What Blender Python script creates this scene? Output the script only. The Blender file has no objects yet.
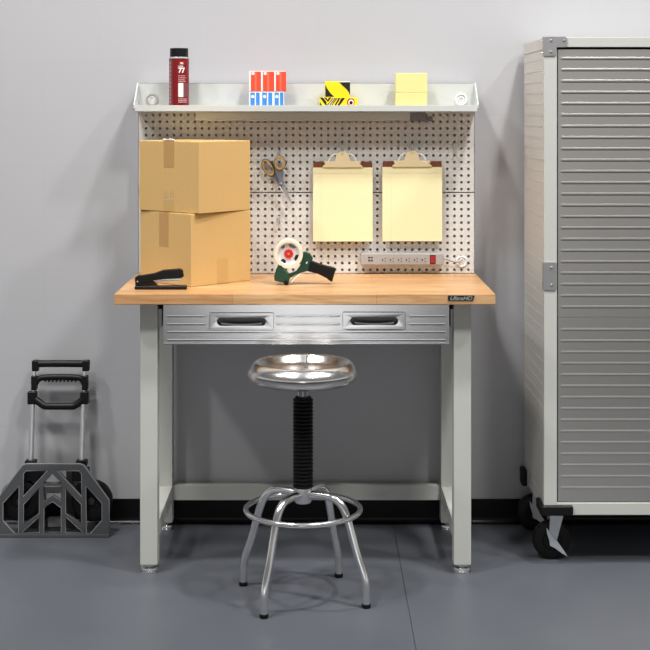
import bpy, bmesh, math, random
from mathutils import Vector, Matrix, Euler
random.seed(7)
S = bpy.context.scene
COL = S.collection
PI = math.pi

# ------------------------------------------------------------------ camera
F = 1421.0            # focal length in pixels of a 650 px wide frame
CAMZ = 1.51
DW = 5.2              # distance camera - back wall (wall plane is y = 0)
UC, VC = 317.0, 110.0 # where the horizontal optical axis meets the frame
cam = bpy.data.cameras.new('camera')
co = bpy.data.objects.new('camera', cam); COL.objects.link(co)
co.location = (0, -DW, CAMZ); co.rotation_euler = (PI/2, 0, 0)
cam.sensor_width = 36; cam.lens = F/650*36
cam.shift_x = (325-UC)/650; cam.shift_y = -(325-VC)/650
cam.clip_end = 60
S.camera = co

# ------------------------------------------------------------------ world, lights, exposure
w = bpy.data.worlds.new('world'); S.world = w; w.use_nodes = True
nt = w.node_tree; nt.nodes.clear()
tc = nt.nodes.new('ShaderNodeTexCoord'); sp = nt.nodes.new('ShaderNodeSeparateXYZ')
mr = nt.nodes.new('ShaderNodeMapRange'); mr.inputs[1].default_value = -1; mr.inputs[2].default_value = 1
cr = nt.nodes.new('ShaderNodeValToRGB')
for i, (p_, c_) in enumerate(((.36, .04), (.455, .08), (.492, 1.0), (.535, 1.0), (.62, .28), (1.0, .22))):
    e = cr.color_ramp.elements[i] if i < 2 else cr.color_ramp.elements.new(p_)
    e.position = p_; e.color = (c_, c_*.985, c_*.965, 1)
bg = nt.nodes.new('ShaderNodeBackground'); bg.inputs[1].default_value = .6
out = nt.nodes.new('ShaderNodeOutputWorld')
L = nt.links.new
L(tc.outputs['Generated'], sp.inputs[0]); L(sp.outputs['Z'], mr.inputs[0]); L(mr.outputs[0], cr.inputs[0])
L(cr.outputs[0], bg.inputs[0]); L(bg.outputs[0], out.inputs[0])

def lamp(name, loc, aim, power, size, col=(1, .975, .95), cone=70, blend=.8):
    l = bpy.data.lights.new(name, 'SPOT'); o = bpy.data.objects.new(name, l); COL.objects.link(o)
    l.energy = power; l.color = col; l.shadow_soft_size = size
    l.spot_size = math.radians(cone); l.spot_blend = blend
    o.location = loc
    o.rotation_euler = (Vector(aim)-Vector(loc)).to_track_quat('-Z', 'Y').to_euler()
    return o
for x_, y_, z_, ax, az, pw, cone, size in (
        (-2.1, -4.4, 6.2, 0, .95, 470, 46, .40), (1.9, -4.4, 6.2, 0, .95, 560, 46, .40),
        (-1.6, -2.0, 6.2, -.1, 1.0, 620, 66, .2), (1.75, -2.0, 6.2, .2, 1.0, 740, 66, .2),
        (-4.0, -2.9, 6.0, -.4, 1.2, 440, 66, .2), (4.0, -2.9, 6.0, .4, 1.2, 480, 66, .2)):
    lamp('ceiling_lamp', (x_, y_, z_), (ax, 0, az), pw, size, (1, .985, .965), cone=cone, blend=1)
# added area light behind the camera, for steel reflections and frontal fill
dl = bpy.data.lights.new('added_reflection_light', 'AREA'); do = bpy.data.objects.new('added_reflection_light', dl); COL.objects.link(do)
dl.shape = 'RECTANGLE'; dl.size = 1.6; dl.size_y = 2.4; dl.energy = 21
do.location = (-.1, -10.5, .2); do.rotation_euler = (PI/2, 0, 0)

S.view_settings.view_transform = 'Standard'; S.view_settings.look = 'None'
S.view_settings.gamma = 1; S.view_settings.use_curve_mapping = False
S.view_settings.exposure = 0.0

# ------------------------------------------------------------------ helpers
def X(u, D): return (u-UC)/F*D
def Z(v, D): return CAMZ-(v-VC)/F*D
def Y(D): return D-DW
def XZ(pts, D): return [(X(u, D), Z(v, D)) for u, v in pts]

def lin(c):
    c = c/255.0
    return c/12.92 if c <= .04045 else ((c+.055)/1.055)**2.4
def rgb(r, g, b): return (lin(r), lin(g), lin(b), 1)

MATS = {}
def pm(name, col, rough=.5, metal=0, spec=.5, var=.04, scale=40, bump=0, stretch=None, coat=0):
    m = bpy.data.materials.new(name); m.use_nodes = True
    n = m.node_tree; b = n.nodes['Principled BSDF']
    b.inputs['Roughness'].default_value = rough; b.inputs['Metallic'].default_value = metal
    b.inputs['Specular IOR Level'].default_value = spec
    b.inputs['Coat Weight'].default_value = coat
    t = n.nodes.new('ShaderNodeTexCoord'); mp = n.nodes.new('ShaderNodeMapping')
    if stretch: mp.inputs['Scale'].default_value = stretch
    no = n.nodes.new('ShaderNodeTexNoise'); no.inputs['Scale'].default_value = scale; no.inputs['Detail'].default_value = 4
    mx = n.nodes.new('ShaderNodeMix'); mx.data_type = 'RGBA'
    a = [c*(1-var) for c in col[:3]]+[1]; d = [min(1, c*(1+var)) for c in col[:3]]+[1]
    mx.inputs[6].default_value = a; mx.inputs[7].default_value = d
    k = n.links.new
    k(t.outputs['Object'], mp.inputs[0]); k(mp.outputs[0], no.inputs['Vector'])
    k(no.outputs['Fac'], mx.inputs[0]); k(mx.outputs[2], b.inputs['Base Color'])
    if bump:
        bp = n.nodes.new('ShaderNodeBump'); bp.inputs['Strength'].default_value = bump; bp.inputs['Distance'].default_value = .002
        k(no.outputs['Fac'], bp.inputs['Height']); k(bp.outputs[0], b.inputs['Normal'])
    MATS[name] = m
    return m

class MB:
    def __init__(s): s.bm = bmesh.new()
    def box(s, x0, x1, y0, y1, z0, z1, bev=0, seg=2):
        r = bmesh.ops.create_cube(s.bm, size=1)
        vs = r['verts']
        for v in vs:
            v.co = Vector((x0+(v.co.x+.5)*(x1-x0), y0+(v.co.y+.5)*(y1-y0), z0+(v.co.z+.5)*(z1-z0)))
        if bev:
            es = list({e for v in vs for e in v.link_edges})
            bmesh.ops.bevel(s.bm, geom=es, offset=bev, segments=seg, affect='EDGES', profile=.5)
        return s
    def rib(s, x0, x1, y, z, h=.0055, p=.0012, flat=.3):
        """shallow pressed rib along x on a face at y (front is -y)"""
        rows = []
        for dz, dy in ((-h, 0), (-h*flat, -p), (h*flat, -p), (h, 0)):
            rows.append([s.bm.verts.new((x, y+(dy if 0 < i < 3 else 0), z+dz*(1 if 0 < i < 3 else .6))) for i, x in enumerate((x0, x0+.003, x1-.003, x1))])
        for A, B in zip(rows, rows[1:]):
            for i in range(3): s.bm.faces.new((A[i], A[i+1], B[i+1], B[i]))
        return s
    def tube(s, pts, r, seg=10, closed=False, caps=True, rx=None):
        pts = [Vector(p) for p in pts]; n = len(pts)
        rings = []
        prev = None
        for i, p in enumerate(pts):
            if closed: t = (pts[(i+1) % n]-pts[i-1]).normalized()
            elif i == 0: t = (pts[1]-p).normalized()
            elif i == n-1: t = (p-pts[-2]).normalized()
            else: t = ((pts[i+1]-p).normalized()+(p-pts[i-1]).normalized()).normalized()
            if prev is None:
                a = Vector((0, 0, 1)) if abs(t.z) < .9 else Vector((1, 0, 0))
                u = (a-t*a.dot(t)).normalized()
            else: u = (prev-t*prev.dot(t)).normalized()
            prev = u; vv = t.cross(u)
            rr = r[i] if isinstance(r, (list, tuple)) else r
            r2 = rr if rx is None else rx
            rings.append([s.bm.verts.new(p+u*math.cos(2*PI*k/seg)*rr+vv*math.sin(2*PI*k/seg)*r2) for k in range(seg)])
        m = n if closed else n-1
        for i in range(m):
            A, B = rings[i], rings[(i+1) % n]
            for k in range(seg):
                s.bm.faces.new((A[k], A[(k+1) % seg], B[(k+1) % seg], B[k]))
        if caps and not closed:
            s.bm.faces.new(rings[0][::-1]); s.bm.faces.new(rings[-1])
        return s
    def lathe(s, prof, c=(0, 0, 0), axis='Z', seg=48, sx=1, closed=False):
        # prof: (radius, height); radius 0 closes
        c = Vector(c); rings = []
        for r, h in prof:
            ring = []
            for k in range(seg if r > 1e-6 else 1):
                a = 2*PI*k/seg
                if axis == 'Z': p = Vector((r*math.cos(a)*sx, r*math.sin(a), h))
                elif axis == 'Y': p = Vector((r*math.cos(a), h, r*math.sin(a)))
                else: p = Vector((h, r*math.cos(a), r*math.sin(a)))
                ring.append(s.bm.verts.new(c+p))
            rings.append(ring)
        pairs = list(zip(rings, rings[1:]))
        if closed: pairs.append((rings[-1], rings[0]))
        for A, B in pairs:
            for k in range(seg):
                j = (k+1) % seg
                if len(A) == 1 and len(B) == 1: break
                if len(A) == 1: s.bm.faces.new((A[0], B[j], B[k]))
                elif len(B) == 1: s.bm.faces.new((A[k], A[j], B[0]))
                else: s.bm.faces.new((A[k], A[j], B[j], B[k]))
        return s
    def plate(s, polys, y0, y1, bev=0):
        """outline(s) in XZ (first outer, further ones holes), front at y0 (towards camera), back at y1"""
        cu = bpy.data.curves.new('tmp', 'CURVE'); cu.dimensions = '2D'; cu.fill_mode = 'BOTH'
        for pl in polys:
            q = cu.splines.new('POLY'); q.points.add(len(pl)-1); q.use_cyclic_u = True
            for p, (a, b) in zip(q.points, pl): p.co = (a, b, 0, 1)
        h = abs(y1-y0)/2
        cu.extrude = max(h-bev, 1e-5); cu.bevel_depth = bev; cu.bevel_resolution = 1
        if bev: cu.offset = -bev
        s._eat(cu, lambda v: Vector((v.x, (y0+y1)/2-v.z, v.y)))
        return s
    def _eat(s, cu, fn):
        o = bpy.data.objects.new('tmp', cu); COL.objects.link(o)
        dg = bpy.context.evaluated_depsgraph_get()
        me = bpy.data.meshes.new_from_object(o.evaluated_get(dg))
        for v in me.vertices: v.co = fn(v.co.copy())
        s.bm.from_mesh(me)
        bpy.data.objects.remove(o); bpy.data.curves.remove(cu); bpy.data.meshes.remove(me)
    def text(s, body, size, fn, extrude=.0004, bold=0.0, align='LEFT', shear=0):
        cu = bpy.data.curves.new('tmp', 'FONT'); cu.body = body; cu.size = size; cu.extrude = extrude
        cu.offset = bold; cu.align_x = align; cu.shear = shear
        s._eat(cu, fn); return s
    def xform(s, M):
        bmesh.ops.transform(s.bm, matrix=M, verts=s.bm.verts); return s
    def build(s, name, mat, parent=None, ang=35, local=False):
        bmesh.ops.remove_doubles(s.bm, verts=s.bm.verts, dist=1e-6)
        bmesh.ops.recalc_face_normals(s.bm, faces=s.bm.faces)
        org = Vector(ORG.get(parent.name, (0, 0, 0))) if parent and not local else Vector((0, 0, 0))
        me = bpy.data.meshes.new(name)
        for v in s.bm.verts: v.co -= org
        s.bm.to_mesh(me); s.bm.free()
        for p in me.polygons: p.use_smooth = True
        me.set_sharp_from_angle(angle=math.radians(ang))
        o = bpy.data.objects.new(name, me); COL.objects.link(o)
        for m in (mat if isinstance(mat, (list, tuple)) else [mat]): me.materials.append(m)
        wn = o.modifiers.new('weighted_normals', 'WEIGHTED_NORMAL'); wn.keep_sharp = True; wn.weight = 60
        if parent:
            o.parent = parent; ORG[o.name] = tuple(org)
        return o
ORG = {}
def thing(name, label, cat, loc, group=None):
    o = bpy.data.objects.new(name, None); COL.objects.link(o)
    o.empty_display_size = .05
    o.location = loc; o['label'] = label; o['category'] = cat
    if group: o['group'] = group
    ORG[o.name] = tuple(loc)
    return o
def tag(o, label, cat, group=None):
    o['label'] = label; o['category'] = cat
    if group: o['group'] = group
    return o
def struct(o): o['kind'] = 'structure'; return o
def copy_tree(o, parent=None):
    c = o.copy(); COL.objects.link(c)
    if parent: c.parent = parent
    for ch in list(o.children): copy_tree(ch, c)
    return c
def arc(cx, cz, r, a0, a1, n): return [(cx+r*math.cos(a0+(a1-a0)*i/n), cz+r*math.sin(a0+(a1-a0)*i/n)) for i in range(n+1)]
def rrect(x0, x1, z0, z1, r, n=5):
    return (arc(x1-r, z1-r, r, 0, PI/2, n)+arc(x0+r, z1-r, r, PI/2, PI, n)+arc(x0+r, z0+r, r, PI, 1.5*PI, n)+arc(x1-r, z0+r, r, 1.5*PI, 2*PI, n))
def ell(cx, cz, a, b, rot=0, n=28):
    c, s = math.cos(rot), math.sin(rot); P = []
    for i in range(n):
        t = 2*PI*i/n; x, z = a*math.cos(t), b*math.sin(t)
        P.append((cx+x*c-z*s, cz+x*s+z*c))
    return P
def smooth(pts, n=6):
    """Catmull-Rom through 3-D points"""
    P = [Vector(p) for p in pts]; P = [2*P[0]-P[1]]+P+[2*P[-1]-P[-2]]; R = []
    for i in range(1, len(P)-2):
        for k in range(n):
            t = k/n; a, b, c, d = P[i-1:i+3]
            R.append(.5*((2*b)+(c-a)*t+(2*a-5*b+4*c-d)*t*t+(3*b-a-3*c+d)*t**3))
    R.append(P[-2]); return R

# ------------------------------------------------------------------ materials
powder = pm('powder_coat', rgb(196, 197, 191), .42, var=.015, scale=60)
pegm = pm('pegboard_enamel', rgb(215, 214, 210), .45, var=.03, scale=120)
shelfm = pm('shelf_enamel', rgb(197, 200, 197), .4, var=.015)
steel = pm('brushed_steel', (.72, .72, .725, 1), .21, 1, var=.04, scale=30, stretch=(2, 60, 60))
steel_dark = pm('hinge_steel', (.44, .44, .445, 1), .48, .8, var=.05)
rivet = pm('rivet_steel', (.85, .85, .85, 1), .25, 1)
doorm = pm('ribbed_stainless', (.69, .67, .64, 1), .34, 1, var=.05, scale=20, stretch=(2, 60, 80))
chrome = pm('chrome', (.84, .84, .84, 1), .18, 1, var=.02)
satin = pm('satin_steel', (.84, .82, .80, 1), .20, 1, var=.05, scale=25)
zinc = pm('zinc', rgb(205, 210, 214), .35, .4, var=.05)
alu = pm('aluminium', (.78, .78, .79, 1), .32, 1, var=.03)
black = pm('black_plastic', rgb(14, 14, 16), .42, spec=.3, var=.1)
rubber = pm('black_rubber', rgb(6, 6, 7), .5, spec=.3, var=.12)
pocket = pm('pocket_steel', (.16, .16, .165, 1), .4, 1)
greyplate = pm('grey_polymer', rgb(80, 81, 83), .24, var=.06)
edgeglint = pm('painted_edge_glint', rgb(136, 137, 139), .3, var=.12)  # specular glint of the toe plate rims, put into a lighter colour
darkgrey = pm('dark_bracket', rgb(44, 44, 46), .5)
bracket = pm('grey_bracket', rgb(120, 120, 122), .5)
card = pm('cardboard', rgb(212, 174, 112), .82, var=.05, scale=90, bump=.06)
tapem = pm('packing_tape', rgb(190, 150, 94), .45, var=.03)
tapel = pm('clear_tape', rgb(206, 168, 107), .4, var=.02)
foil = pm('torn_label', rgb(215, 198, 180), .6)
paper = pm('yellow_paper', rgb(240, 233, 186), .75, var=.01)
sticky = pm('sticky_paper', rgb(240, 222, 150), .7, var=.03, scale=8, stretch=(1, 1, 40))
ruled = pm('ruled_line', rgb(222, 216, 170), .75)
margin = pm('margin_line', rgb(226, 205, 165), .75)
hardboard = pm('hardboard', rgb(112, 58, 32), .45, var=.25, scale=60)
nickel = pm('nickel', rgb(236, 216, 172), .3, .3)
wire = pm('zinc_wire', (.75, .75, .75, 1), .3, 1)
white = pm('white_plastic', rgb(228, 228, 225), .4)
stripm = pm('grey_plastic', rgb(166, 163, 160), .45)
slotm = pm('slot_black', rgb(28, 26, 26), .6)
redsw = pm('red_switch', rgb(172, 20, 28), .3)
green = pm('green_plastic', rgb(14, 62, 44), .4, var=.08)
cream = pm('cream_tape', rgb(236, 228, 206), .4, var=.02)
redhub = pm('red_hub', rgb(205, 30, 40), .4)
yelm = pm('yellow_plastic', rgb(190, 150, 72), .45)
greyh = pm('grey_handle', rgb(104, 108, 118), .45)
canred = pm('can_red', rgb(122, 8, 19), .3, var=.03)
cangrey = pm('can_grey', rgb(122, 72, 74), .35)
redp = pm('red_card', rgb(232, 74, 48), .55, var=.02)
redl = pm('light_red_card', rgb(245, 110, 84), .55)
bluep = pm('blue_card', rgb(58, 142, 222), .55)
whitec = pm('white_card', rgb(240, 236, 230), .6)
yelc = pm('yellow_card', rgb(250, 222, 20), .5)
blackc = pm('black_card', rgb(22, 20, 20), .5)
baseb = pm('baseboard_black', rgb(4, 4, 6), .3, spec=.25)

# butcher block
wood = bpy.data.materials.new('butcher_block'); wood.use_nodes = True
n = wood.node_tree; b = n.nodes['Principled BSDF']; k = n.links.new
t = n.nodes.new('ShaderNodeTexCoord')
sx = n.nodes.new('ShaderNodeSeparateXYZ'); k(t.outputs['Object'], sx.inputs[0])
br = n.nodes.new('ShaderNodeTexBrick'); br.inputs['Scale'].default_value = 1
br.inputs['Brick Width'].default_value = .46; br.inputs['Row Height'].default_value = .042; br.inputs['Mortar Size'].default_value = .0008
br.inputs['Mortar Smooth'].default_value = .5
br.inputs['Color1'].default_value = rgb(201, 154, 105); br.inputs['Color2'].default_value = rgb(214, 173, 126); br.inputs['Mortar'].default_value = rgb(172, 126, 80)
br.inputs['Bias'].default_value = 0
k(t.outputs['Object'], br.inputs['Vector'])
mp = n.nodes.new('ShaderNodeMapping'); mp.inputs['Scale'].default_value = (4, 60, 60); k(t.outputs['Object'], mp.inputs[0])
no = n.nodes.new('ShaderNodeTexNoise'); no.inputs['Scale'].default_value = 1.6; no.inputs['Detail'].default_value = 5; no.inputs['Distortion'].default_value = .8
k(mp.outputs[0], no.inputs['Vector'])
mx = n.nodes.new('ShaderNodeMix'); mx.data_type = 'RGBA'; mx.blend_type = 'MULTIPLY'; mx.inputs[0].default_value = 1
rp = n.nodes.new('ShaderNodeValToRGB'); rp.color_ramp.elements[0].position = .3; rp.color_ramp.elements[0].color = (.70, .58, .44, 1)
rp.color_ramp.elements[1].position = .62; rp.color_ramp.elements[1].color = (1, 1, 1, 1)
k(no.outputs['Fac'], rp.inputs[0]); k(br.outputs['Color'], mx.inputs[6]); k(rp.outputs[0], mx.inputs[7]); k(mx.outputs[2], b.inputs['Base Color'])
b.inputs['Roughness'].default_value = .34; b.inputs['Specular IOR Level'].default_value = .55

# painted block wall: faint joints
wallm = bpy.data.materials.new('painted_wall'); wallm.use_nodes = True
n = wallm.node_tree; b = n.nodes['Principled BSDF']; k = n.links.new
t = n.nodes.new('ShaderNodeTexCoord'); mp = n.nodes.new('ShaderNodeMapping'); mp.vector_type = 'POINT'
mp.inputs['Rotation'].default_value = (-PI/2, 0, 0); mp.inputs['Location'].default_value = (0, .03, 0)
k(t.outputs['Object'], mp.inputs[0])
br = n.nodes.new('ShaderNodeTexBrick'); br.inputs['Scale'].default_value = 1; br.inputs['Brick Width'].default_value = .40; br.inputs['Row Height'].default_value = .19
br.inputs['Mortar Size'].default_value = .004; br.inputs['Mortar Smooth'].default_value = 1
br.inputs['Color1'].default_value = rgb(180, 180, 183); br.inputs['Color2'].default_value = rgb(181, 181, 184); br.inputs['Mortar'].default_value = rgb(179, 179, 182)
k(mp.outputs[0], br.inputs['Vector'])
no = n.nodes.new('ShaderNodeTexNoise'); no.inputs['Scale'].default_value = 3; no.inputs['Detail'].default_value = 3
k(t.outputs['Object'], no.inputs['Vector'])
mx = n.nodes.new('ShaderNodeMix'); mx.data_type = 'RGBA'; mx.blend_type = 'MULTIPLY'; mx.inputs[0].default_value = 1
rp = n.nodes.new('ShaderNodeValToRGB'); rp.color_ramp.elements[0].color = (.96, .955, .965, 1); rp.color_ramp.elements[1].color = (1, 1, 1, 1)
k(no.outputs['Fac'], rp.inputs[0]); k(br.outputs['Color'], mx.inputs[6]); k(rp.outputs[0], mx.inputs[7]); k(mx.outputs[2], b.inputs['Base Color'])
bp = n.nodes.new('ShaderNodeBump'); bp.inputs['Strength'].default_value = .05; bp.inputs['Distance'].default_value = .002; bp.invert = True
k(br.outputs['Fac'], bp.inputs['Height']); k(bp.outputs[0], b.inputs['Normal'])
b.inputs['Roughness'].default_value = .5; b.inputs['Specular IOR Level'].default_value = .35

# floor
floorm = bpy.data.materials.new('grey_floor'); floorm.use_nodes = True
n = floorm.node_tree; b = n.nodes['Principled BSDF']; k = n.links.new
t = n.nodes.new('ShaderNodeTexCoord')
no = n.nodes.new('ShaderNodeTexNoise'); no.inputs['Scale'].default_value = 2.2; no.inputs['Detail'].default_value = 5; k(t.outputs['Object'], no.inputs['Vector'])
rp = n.nodes.new('ShaderNodeValToRGB'); rp.color_ramp.elements[0].position = .3; rp.color_ramp.elements[0].color = rgb(84, 87, 94); rp.color_ramp.elements[1].position = .7; rp.color_ramp.elements[1].color = rgb(92, 96, 102)
k(no.outputs['Fac'], rp.inputs[0])
k(rp.outputs[0], b.inputs['Base Color'])
b.inputs['Roughness'].default_value = .38; b.inputs['Specular IOR Level'].default_value = .4

# ------------------------------------------------------------------ room
FLX = .277   # sheet joint, runs away from the viewer
m = MB(); m.box(-3.2, FLX-.0012, -2.4, .12, -.06, 0).box(FLX+.0012, 3.2, -2.4, -.0, -.06, 0)
m.box(FLX-.0012, FLX+.0012, -2.4, -.0, -.06, -.004)
struct(m.build('floor', floorm))
struct(MB().box(-3.2, 3.2, 0, .12, -.06, 3.4).build('wall_back', wallm))
# cove base: profile swept along x
m = MB(); prof = [(0, .088), (-.004, .088), (-.005, .084), (-.005, .02), (-.008, .009), (-.016, .003), (-.024, .0), (0, 0)]
rings = []
for x in (-3.2, 3.2): rings.append([m.bm.verts.new((x, y, z)) for y, z in prof])
for i in range(len(prof)-1): m.bm.faces.new((rings[0][i], rings[0][i+1], rings[1][i+1], rings[1][i]))
struct(m.build('baseboard_back', baseb, ang=60))

# ------------------------------------------------------------------ workbench
BX0, BX1 = -.650, .572
TZ = .921
wb = thing('workbench', 'grey steel workbench with butcher block top, drawer, pegboard back and shelf', 'workbench', (-.039, -.35, 0))
MB().box(BX0, BX1, -.65, -.046, .886, TZ, .0035).build('worktop', wood, wb)
# maker's plate on the front edge
D = 4.55
bp_ = MB().plate([[(X(448, D), Z(300.4, D)), (X(473, D), Z(300.4, D)), (X(474.5, D), Z(295.4, D)), (X(448, D), Z(295.4, D))]], -.653, -.6495, 0).build('name_plate', blackc, wb)
m = MB(); hz = .0125
m.text('UltraHD', .0165, lambda v: Vector((X(449.6, D)+v.x*1.22, -.6532-v.z, Z(299.8, D)+v.y*1.0)), .0003, .0003, shear=.25)
m.build('lettering', rivet, bp_)
# legs with levelling feet
LW = .057
legs = [(-.5755, -.58), (.4445, -.58), (-.5755, -.106), (.4445, -.106)]
for x0, y0 in legs:
    lg = MB().box(x0, x0+LW, y0, y0+LW, .030, .886, .003).build('leg', powder, wb)
    cx, cy = x0+LW/2, y0+LW/2
    MB().lathe([(0, .034), (.010, .034), (.010, .029), (.024, .029), (.024, .024), (.011, .024), (.011, .020), (.029, .019), (.031, .016), (.031, .009), (.028, .006), (.028, .004), (.030, .003), (.030, 0), (0, 0)], (cx, cy, 0), seg=28).build('leveling_foot', chrome, lg)
for x0 in (-.5755, .4445):
    MB().box(x0+.001, x0+LW-.001, -.525, -.104, .106, .160, .002).build('side_rail', powder, wb)
    MB().box(x0+.008, x0+LW-.008, -.525, -.104, .826, .8855, .002).build('top_rail', powder, wb)
MB().box(-.520, .446, -.088, -.060, .106, .160, .002).build('rear_stretcher', powder, wb)
MB().box(-.520, .446, -.088, -.060, .826, .8855, .002).build('rear_apron', powder, wb)
# drawer slides / boxes behind the front
for x0, x1 in ((-.519, -.507), (.436, .445)):
    MB().box(x0, x1, -.56, -.16, .80, .86, .001).build('drawer_slide', steel_dark, wb)
# drawer
DX0, DX1, DZ0, DZ1, DY = -.500, .430, .7475, .882, -.576
plates = [(X(209, 4.62), X(274, 4.62), Z(330.3, 4.62), Z(312.5, 4.62)), (X(342.5, 4.62), X(406, 4.62), Z(329.6, 4.62), Z(311.8, 4.62))]
dr = MB()
zc0, zc1 = .793, .848
dr.box(DX0, DX1, DY, DY+.018, DZ0, zc0).box(DX0, DX1, DY, DY+.018, zc1, DZ1)
cols = [DX0, plates[0][0]+.012, plates[0][1]-.012, plates[1][0]+.012, plates[1][1]-.012, DX1]
for a, b_ in ((cols[0], cols[1]), (cols[2], cols[3]), (cols[4], cols[5])): dr.box(a, b_, DY, DY+.018, zc0, zc1)
dr.box(DX0+.004, DX1-.004, DY+.045, DY+.42, DZ0+.012, .84)
for v in (332.2, 340.2): dr.rib(DX0+.012, DX1-.012, DY-.00005, Z(v, 4.62), .0040, .0005)
for v in (316.3, 324.3):
    for a, b_ in ((DX0+.012, plates[0][0]-.012), (plates[0][1]+.012, plates[1][0]-.012), (plates[1][1]+.012, DX1-.012)):
        dr.rib(a, b_, DY-.00005, Z(v, 4.62), .0040, .0005)
dr.box(DX0, DX1, DY-.004, DY+.001, DZ0, DZ0+.006, .001).box(DX0, DX1, DY-.004, DY+.001, DZ1-.006, DZ1, .001)
dr = dr.build('drawer', steel, wb)
for i, (a, b_, z0, z1) in enumerate(plates):
    cz = (z0+z1)/2+.001
    sl = rrect(a+.027, b_-.027, cz-.0135, cz+.0105, .0119, 8)
    h = MB().plate([rrect(a, b_, z0, z1, .006), sl], DY-.0075, DY+.002, .0018).build('handle', steel, dr)
    m = MB()
    # pocket: stadium wall and back
    n_ = len(sl); A = [m.bm.verts.new((x, DY-.0055, z)) for x, z in sl]; B = [m.bm.verts.new((x, DY+.034, z)) for x, z in sl]
    for q in range(n_): m.bm.faces.new((A[q], A[(q+1) % n_], B[(q+1) % n_], B[q]))
    m.bm.faces.new(B)
    m.build('pocket', pocket, h)
    # curved grip lip low in the pocket
    pts = [(a+.027+.012+(b_-a-.078)*s_/14, DY-.004, cz-.007-.004*math.sin(PI*s_/14)) for s_ in range(15)]
    MB().tube(pts, .0035, 8).build('grip_lip', satin, h)
    for sx_ in (a-.011, b_+.011):
        for v in (316.3, 324.3):
            if i == 0 or True:
                MB().lathe([(0, -.003), (.002, -.0025), (.003, 0)], (sx_, DY-.001, Z(v, 4.62)), 'Y', 10).build('rivet', rivet, dr)
# pegboard (two panels), holes one inch apart
PD = 5.12; PY = Y(PD)
hx = [X(146.0+7.01*i, PD) for i in range(47)]
hz_all = [Z(195.75+6.73*k_, PD) for k_ in range(-12, 12)]
PX0, PX1 = X(138.2, PD), X(474.6, PD)
zs = Z(192.4, PD)
def peg_panel(zlo, zhi, rows):
    m = MB(); R = .0051
    rows = sorted(rows)
    xb = [PX0]+[(a+b_)/2 for a, b_ in zip(hx, hx[1:])]+[PX1]
    zb = [zlo]+[(a+b_)/2 for a, b_ in zip(rows, rows[1:])]+[zhi]
    for i, cx in enumerate(hx):
        for j, cz in enumerate(rows):
            x0, x1, z0, z1 = xb[i], xb[i+1], zb[j], zb[j+1]
            o = [(x1, cz), (x1, z1), (cx, z1), (x0, z1), (x0, cz), (x0, z0), (cx, z0), (x1, z0)]
            ov = [m.bm.verts.new((x, PY, z)) for x, z in o]
            iv = [m.bm.verts.new((cx+R*math.cos(q*PI/4), PY, cz+R*math.sin(q*PI/4))) for q in range(8)]
            bv = [m.bm.verts.new((v.co.x, PY+.0012, v.co.z)) for v in iv]
            for q in range(8):
                p = (q+1) % 8
                m.bm.faces.new((ov[q], ov[p], iv[p], iv[q])); m.bm.faces.new((iv[q], iv[p], bv[p], bv[q]))
    # folded edges back to the wall side
    for x0, x1, z0, z1 in ((PX0, PX0+.0015, zlo, zhi), (PX1-.0015, PX1, zlo, zhi), (PX0, PX1, zlo, zlo+.0015), (PX0, PX1, zhi-.0015, zhi)):
        m.box(x0, x1, PY, PY+.074, z0, z1)
    return m
peg_panel(TZ+.0005, zs-.0003, [z for z in hz_all if z < zs]).build('pegboard_panel', pegm, wb)
peg_panel(zs+.0003, 1.506, [z for z in hz_all if z > zs]).build('pegboard_panel', pegm, wb)
# shelf with back panel and flared ends
SY0, SY1 = Y(5.0), PY
shx0, shx1 = PX0-.001, PX1+.001
sh = MB()
sh.box(shx0, shx1, SY0, SY1, 1.5035, 1.5055)
sh.box(shx0, shx1, SY0, SY0+.002, 1.503, 1.5265, .0008).box(shx0, shx1, SY0, SY0+.012, 1.503, 1.505)
sh.box(shx0, shx1, SY1-.0015, SY1+.0005, 1.506, 1.606).box(shx0, shx1, SY1-.0015, SY1+.060, 1.604, 1.6065, .0008)
sh = sh.build('shelf', shelfm, wb)
for x in (shx0, shx1-.002):
    m = MB(); pr = [(SY0+.002, 1.504), (SY0+.002, 1.5265), (SY0+.012, 1.534), (SY1-.014, 1.606), (SY1, 1.606), (SY1, 1.504)]
    A = [m.bm.verts.new((x, y, z)) for y, z in pr]; B = [m.bm.verts.new((x+.002, y, z)) for y, z in pr]
    m.bm.faces.new(A); m.bm.faces.new(B[::-1])
    for q in range(len(pr)): m.bm.faces.new((A[q], A[(q+1) % 6], B[(q+1) % 6], B[q]))
    s_ = 1 if x < 0 else -1
    m.tube([(x+.001, SY0+.004, 1.527), (x+.001, SY0+.012, 1.534), (x+.001, SY1-.014, 1.606)], .0028, 8)
    ep = m.build('shelf_end', shelfm, sh)
    for y, z in ((SY0+.006, 1.516), (SY1-.018, 1.594), (SY1-.018, 1.53)):
        xx = x+.002 if x < 0 else x
        MB().lathe([(0, .003*s_), (.004, .002*s_), (.005, 0)], (xx, y, z), 'X', 12).build('screw', wire, ep)
    MB().lathe([(0, -.003), (.0035, -.002), (.0045, 0)], (x+.001, SY0, 1.514), 'Y', 12).build('screw', wire, ep)
def grommet(cx, cz, y, r, mat, parent):
    g = MB().lathe([(r*.62, 0), (r*.66, -.004), (r*.82, -.006), (r*.97, -.004), (r, 0)], (cx, y, cz), 'Y', 32).build('grommet', mat, parent)
    m = MB().lathe([(0, -.001), (r*.62, -.001)], (cx, y, cz), 'Y', 24)
    m.tube([(cx+r*.42*math.cos(a), y-.003, cz+r*.42*math.sin(a)) for a in [q*PI/9 for q in range(-2, 12)]], .0022, 6)
    m.box(cx-r*.2, cx+r*.2, y-.003, y-.001, cz-r*.08, cz+r*.08)
    m.build('cable_flap', white, g)
    return g
grommet(X(152, PD), Z(99.5, PD), SY1-.0015, .0235, stripm, sh)
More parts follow.
